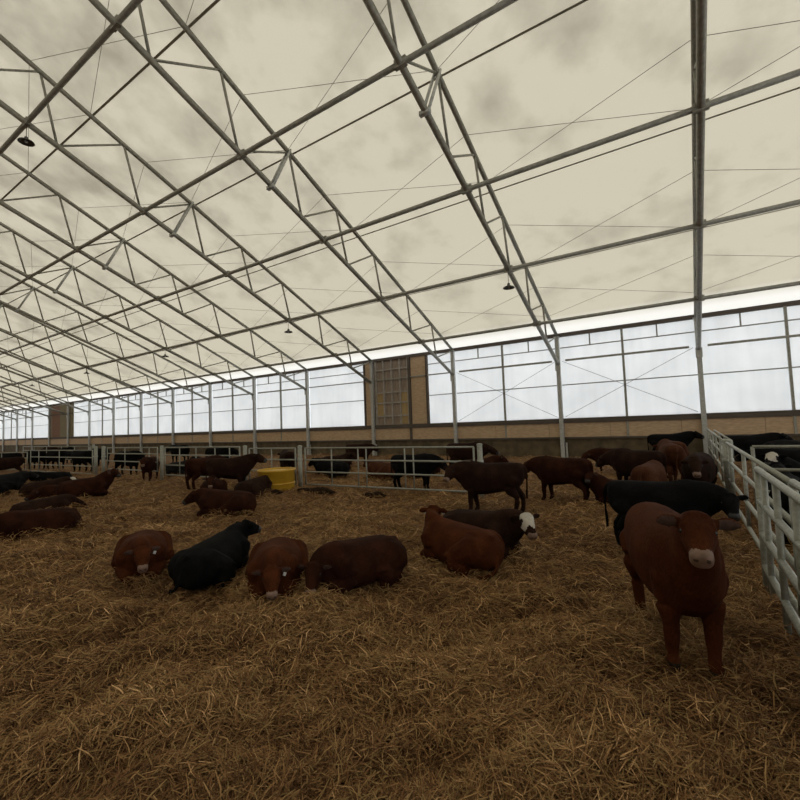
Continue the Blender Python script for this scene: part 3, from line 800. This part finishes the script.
for fx, fy_, fa, fc, fp, fs, fl in far:
    cow(fl, fx, fy_, fa, fc, fp, s=fs, poll=((1.05, 0, 1.05) if fp == 'stand' else (.95, 0, .8)), hpitch=40, vox=.036, group=BG, eyes=False)

# ------------------------------------------------------------------ loose straw
def straw(nm, n, r0, r1, th0, th1, seed, lmin, lmax, w0, kind_label, flat=.30):
    g = np.random.default_rng(seed)
    r = np.exp(g.uniform(math.log(r0), math.log(r1), n)); th = g.uniform(R(th0), R(th1), n)
    cx = r*np.sin(th); cy = r*np.cos(th)
    lift = np.zeros(n)
    for (qx, qy, qh, qs) in LYING:          # straw heaped against the animals that lie in it
        k = 420; an = g.uniform(0, 2*math.pi, k); rr = 1 + g.normal(.03, .09, k)
        ex = np.cos(an)*.86*qs*rr; ey = np.sin(an)*.50*qs*rr
        cx = np.append(cx, qx + ex*math.cos(qh) - ey*math.sin(qh)); cy = np.append(cy, qy + ex*math.sin(qh) + ey*math.cos(qh))
        lift = np.append(lift, g.uniform(0, .10, k))
    r = np.hypot(cx, cy)
    ok = (cy < 23.5) & (cy > -1)
    cx, cy, r, lift = cx[ok], cy[ok], r[ok], lift[ok]; n = len(cx)
    # clumps: pull the strands of one clump towards a shared direction
    phi = 1.9*np.sin(1.7*cx+.6*cy) + 1.5*np.cos(1.1*cy-.8*cx+1.3) + g.normal(0, .9, n)
    tau = np.abs(g.normal(0, flat, n)) * np.where(g.random(n) < .5, -1, 1)
    le = g.uniform(lmin, lmax, n) * (1 + np.clip(r/22, 0, .5))
    wd = w0*g.uniform(.6, 1.35, n) * (1 + np.clip(r/8, 0, 1.8))
    d = np.stack([np.cos(phi)*np.cos(tau), np.sin(phi)*np.cos(tau), np.sin(tau)], 1)
    side = np.stack([-np.sin(phi), np.cos(phi), np.zeros(n)], 1)
    up = np.cross(d, side)
    roll = g.uniform(-.8, .8, n)[:, None]
    sv = side*np.cos(roll) + up*np.sin(roll)
    z = ground(cx, cy)
    c = np.stack([cx, cy, z + np.abs(np.sin(tau))*le*.38 + g.uniform(0, .03, n) + lift], 1)
    bow = (up*g.uniform(-.02, .16, n)[:, None] + side*g.normal(0, .09, n)[:, None])*le[:, None]
    a = c - d*le[:, None]/2; b = c + d*le[:, None]/2; m = c + bow
    hw = wd[:, None]/2
    V = np.stack([a-sv*hw*.6, a+sv*hw*.6, m-sv*hw, m+sv*hw, b-sv*hw*.5, b+sv*hw*.5], 1).reshape(-1, 3)
    i = np.arange(n)*6
    Fc = np.stack([np.stack([i, i+1, i+3, i+2], 1), np.stack([i+2, i+3, i+5, i+4], 1)], 1).reshape(-1, 4)
    me = bpy.data.meshes.new(nm)
    me.vertices.add(len(V)); me.vertices.foreach_set('co', V.ravel().astype(np.float32))
    me.loops.add(Fc.size); me.loops.foreach_set('vertex_index', Fc.ravel().astype(np.int32))
    me.polygons.add(len(Fc)); me.polygons.foreach_set('loop_start', (np.arange(len(Fc))*4).astype(np.int32))
    me.update(calc_edges=True)
    at = me.attributes.new('tone', 'FLOAT', 'FACE')
    patch = .5+.9*(ground(cx, cy)-base_h(cx, cy))/.06*.18+.25*np.sin(.9*cx+.5)*np.cos(.8*cy) + .2*np.sin(2.3*cx-1.9*cy)
    tone = np.clip(g.beta(2.0, 2.6, n)*.8 + .2*patch, 0, 1)
    at.data.foreach_set('value', np.repeat(tone, 2).astype(np.float32))
    return me
def straw_mat():
    m, nt, b, N, L = new_mat('loose_straw')
    at = N.new('ShaderNodeAttribute'); at.attribute_name = 'tone'
    r = ramp(N, [(.08, (0.0607, 0.0282, 0.0122)), (.30, (0.1525, 0.0751, 0.0312)), (.48, (0.2859, 0.1563, 0.0640)), (.62, (0.2685, 0.1798, 0.0727)), (.75, (0.4504, 0.2658, 0.1177)), (.92, (0.7277, 0.4690, 0.2422))])
    L.new(at.outputs['Fac'], r.inputs[0]); L.new(r.outputs[0], b.inputs['Base Color'])
    b.inputs['Roughness'].default_value = .75; b.inputs['Specular IOR Level'].default_value = .12
    return m
SM = straw_mat()
o = link('straw', straw('straw', 250000, 1.9, 34, -88, 20, 11, .06, .17, .0048, ''), SM)
tag(o, 'loose strands of brown and golden straw covering the whole pen floor', 'straw', None, 'stuff')

# ------------------------------------------------------------------ daylight
w = bpy.data.worlds.new('overcast'); SC.world = w; w.use_nodes = True
N = w.node_tree.nodes; L = w.node_tree.links
bg = N['Background']
tc = N.new('ShaderNodeTexCoord'); sp = N.new('ShaderNodeSeparateXYZ'); L.new(tc.outputs['Generated'], sp.inputs[0])
rp = ramp(N, [(.0, (.80, .84, .90)), (.5, (.92, .94, .97)), (1.0, (1.0, 1.0, 1.0))]); L.new(sp.outputs['Z'], rp.inputs[0]); L.new(rp.outputs[0], bg.inputs['Color'])
bg.inputs['Strength'].default_value = 2.3

# ------------------------------------------------------------------ camera
cd = bpy.data.cameras.new('camera'); cam = bpy.data.objects.new('camera', cd); COL.objects.link(cam)
cd.sensor_width = 36; cd.sensor_fit = 'HORIZONTAL'; cd.lens = 432.52/800*36
cd.clip_start = .05; cd.clip_end = 900
rot = Matrix(((0.83829475, 0.06169428, 0.54171555), (0.54399726, -0.02821317, -0.83861254), (-0.03645409, 0.99769626, -0.05721247)))
cam.matrix_world = Matrix.Translation((0, 0, 2.0)) @ rot.to_4x4()
SC.camera = cam
SC.view_settings.view_transform = 'Standard'; SC.view_settings.look = 'None'
SC.view_settings.exposure = 0.0; SC.view_settings.gamma = 1.0; SC.view_settings.use_curve_mapping = False
SC.cycles.max_bounces = 8; SC.cycles.diffuse_bounces = 5; SC.cycles.transmission_bounces = 6
SC.cycles.use_denoising = True
SC.cycles.sample_clamp_indirect = 6.0
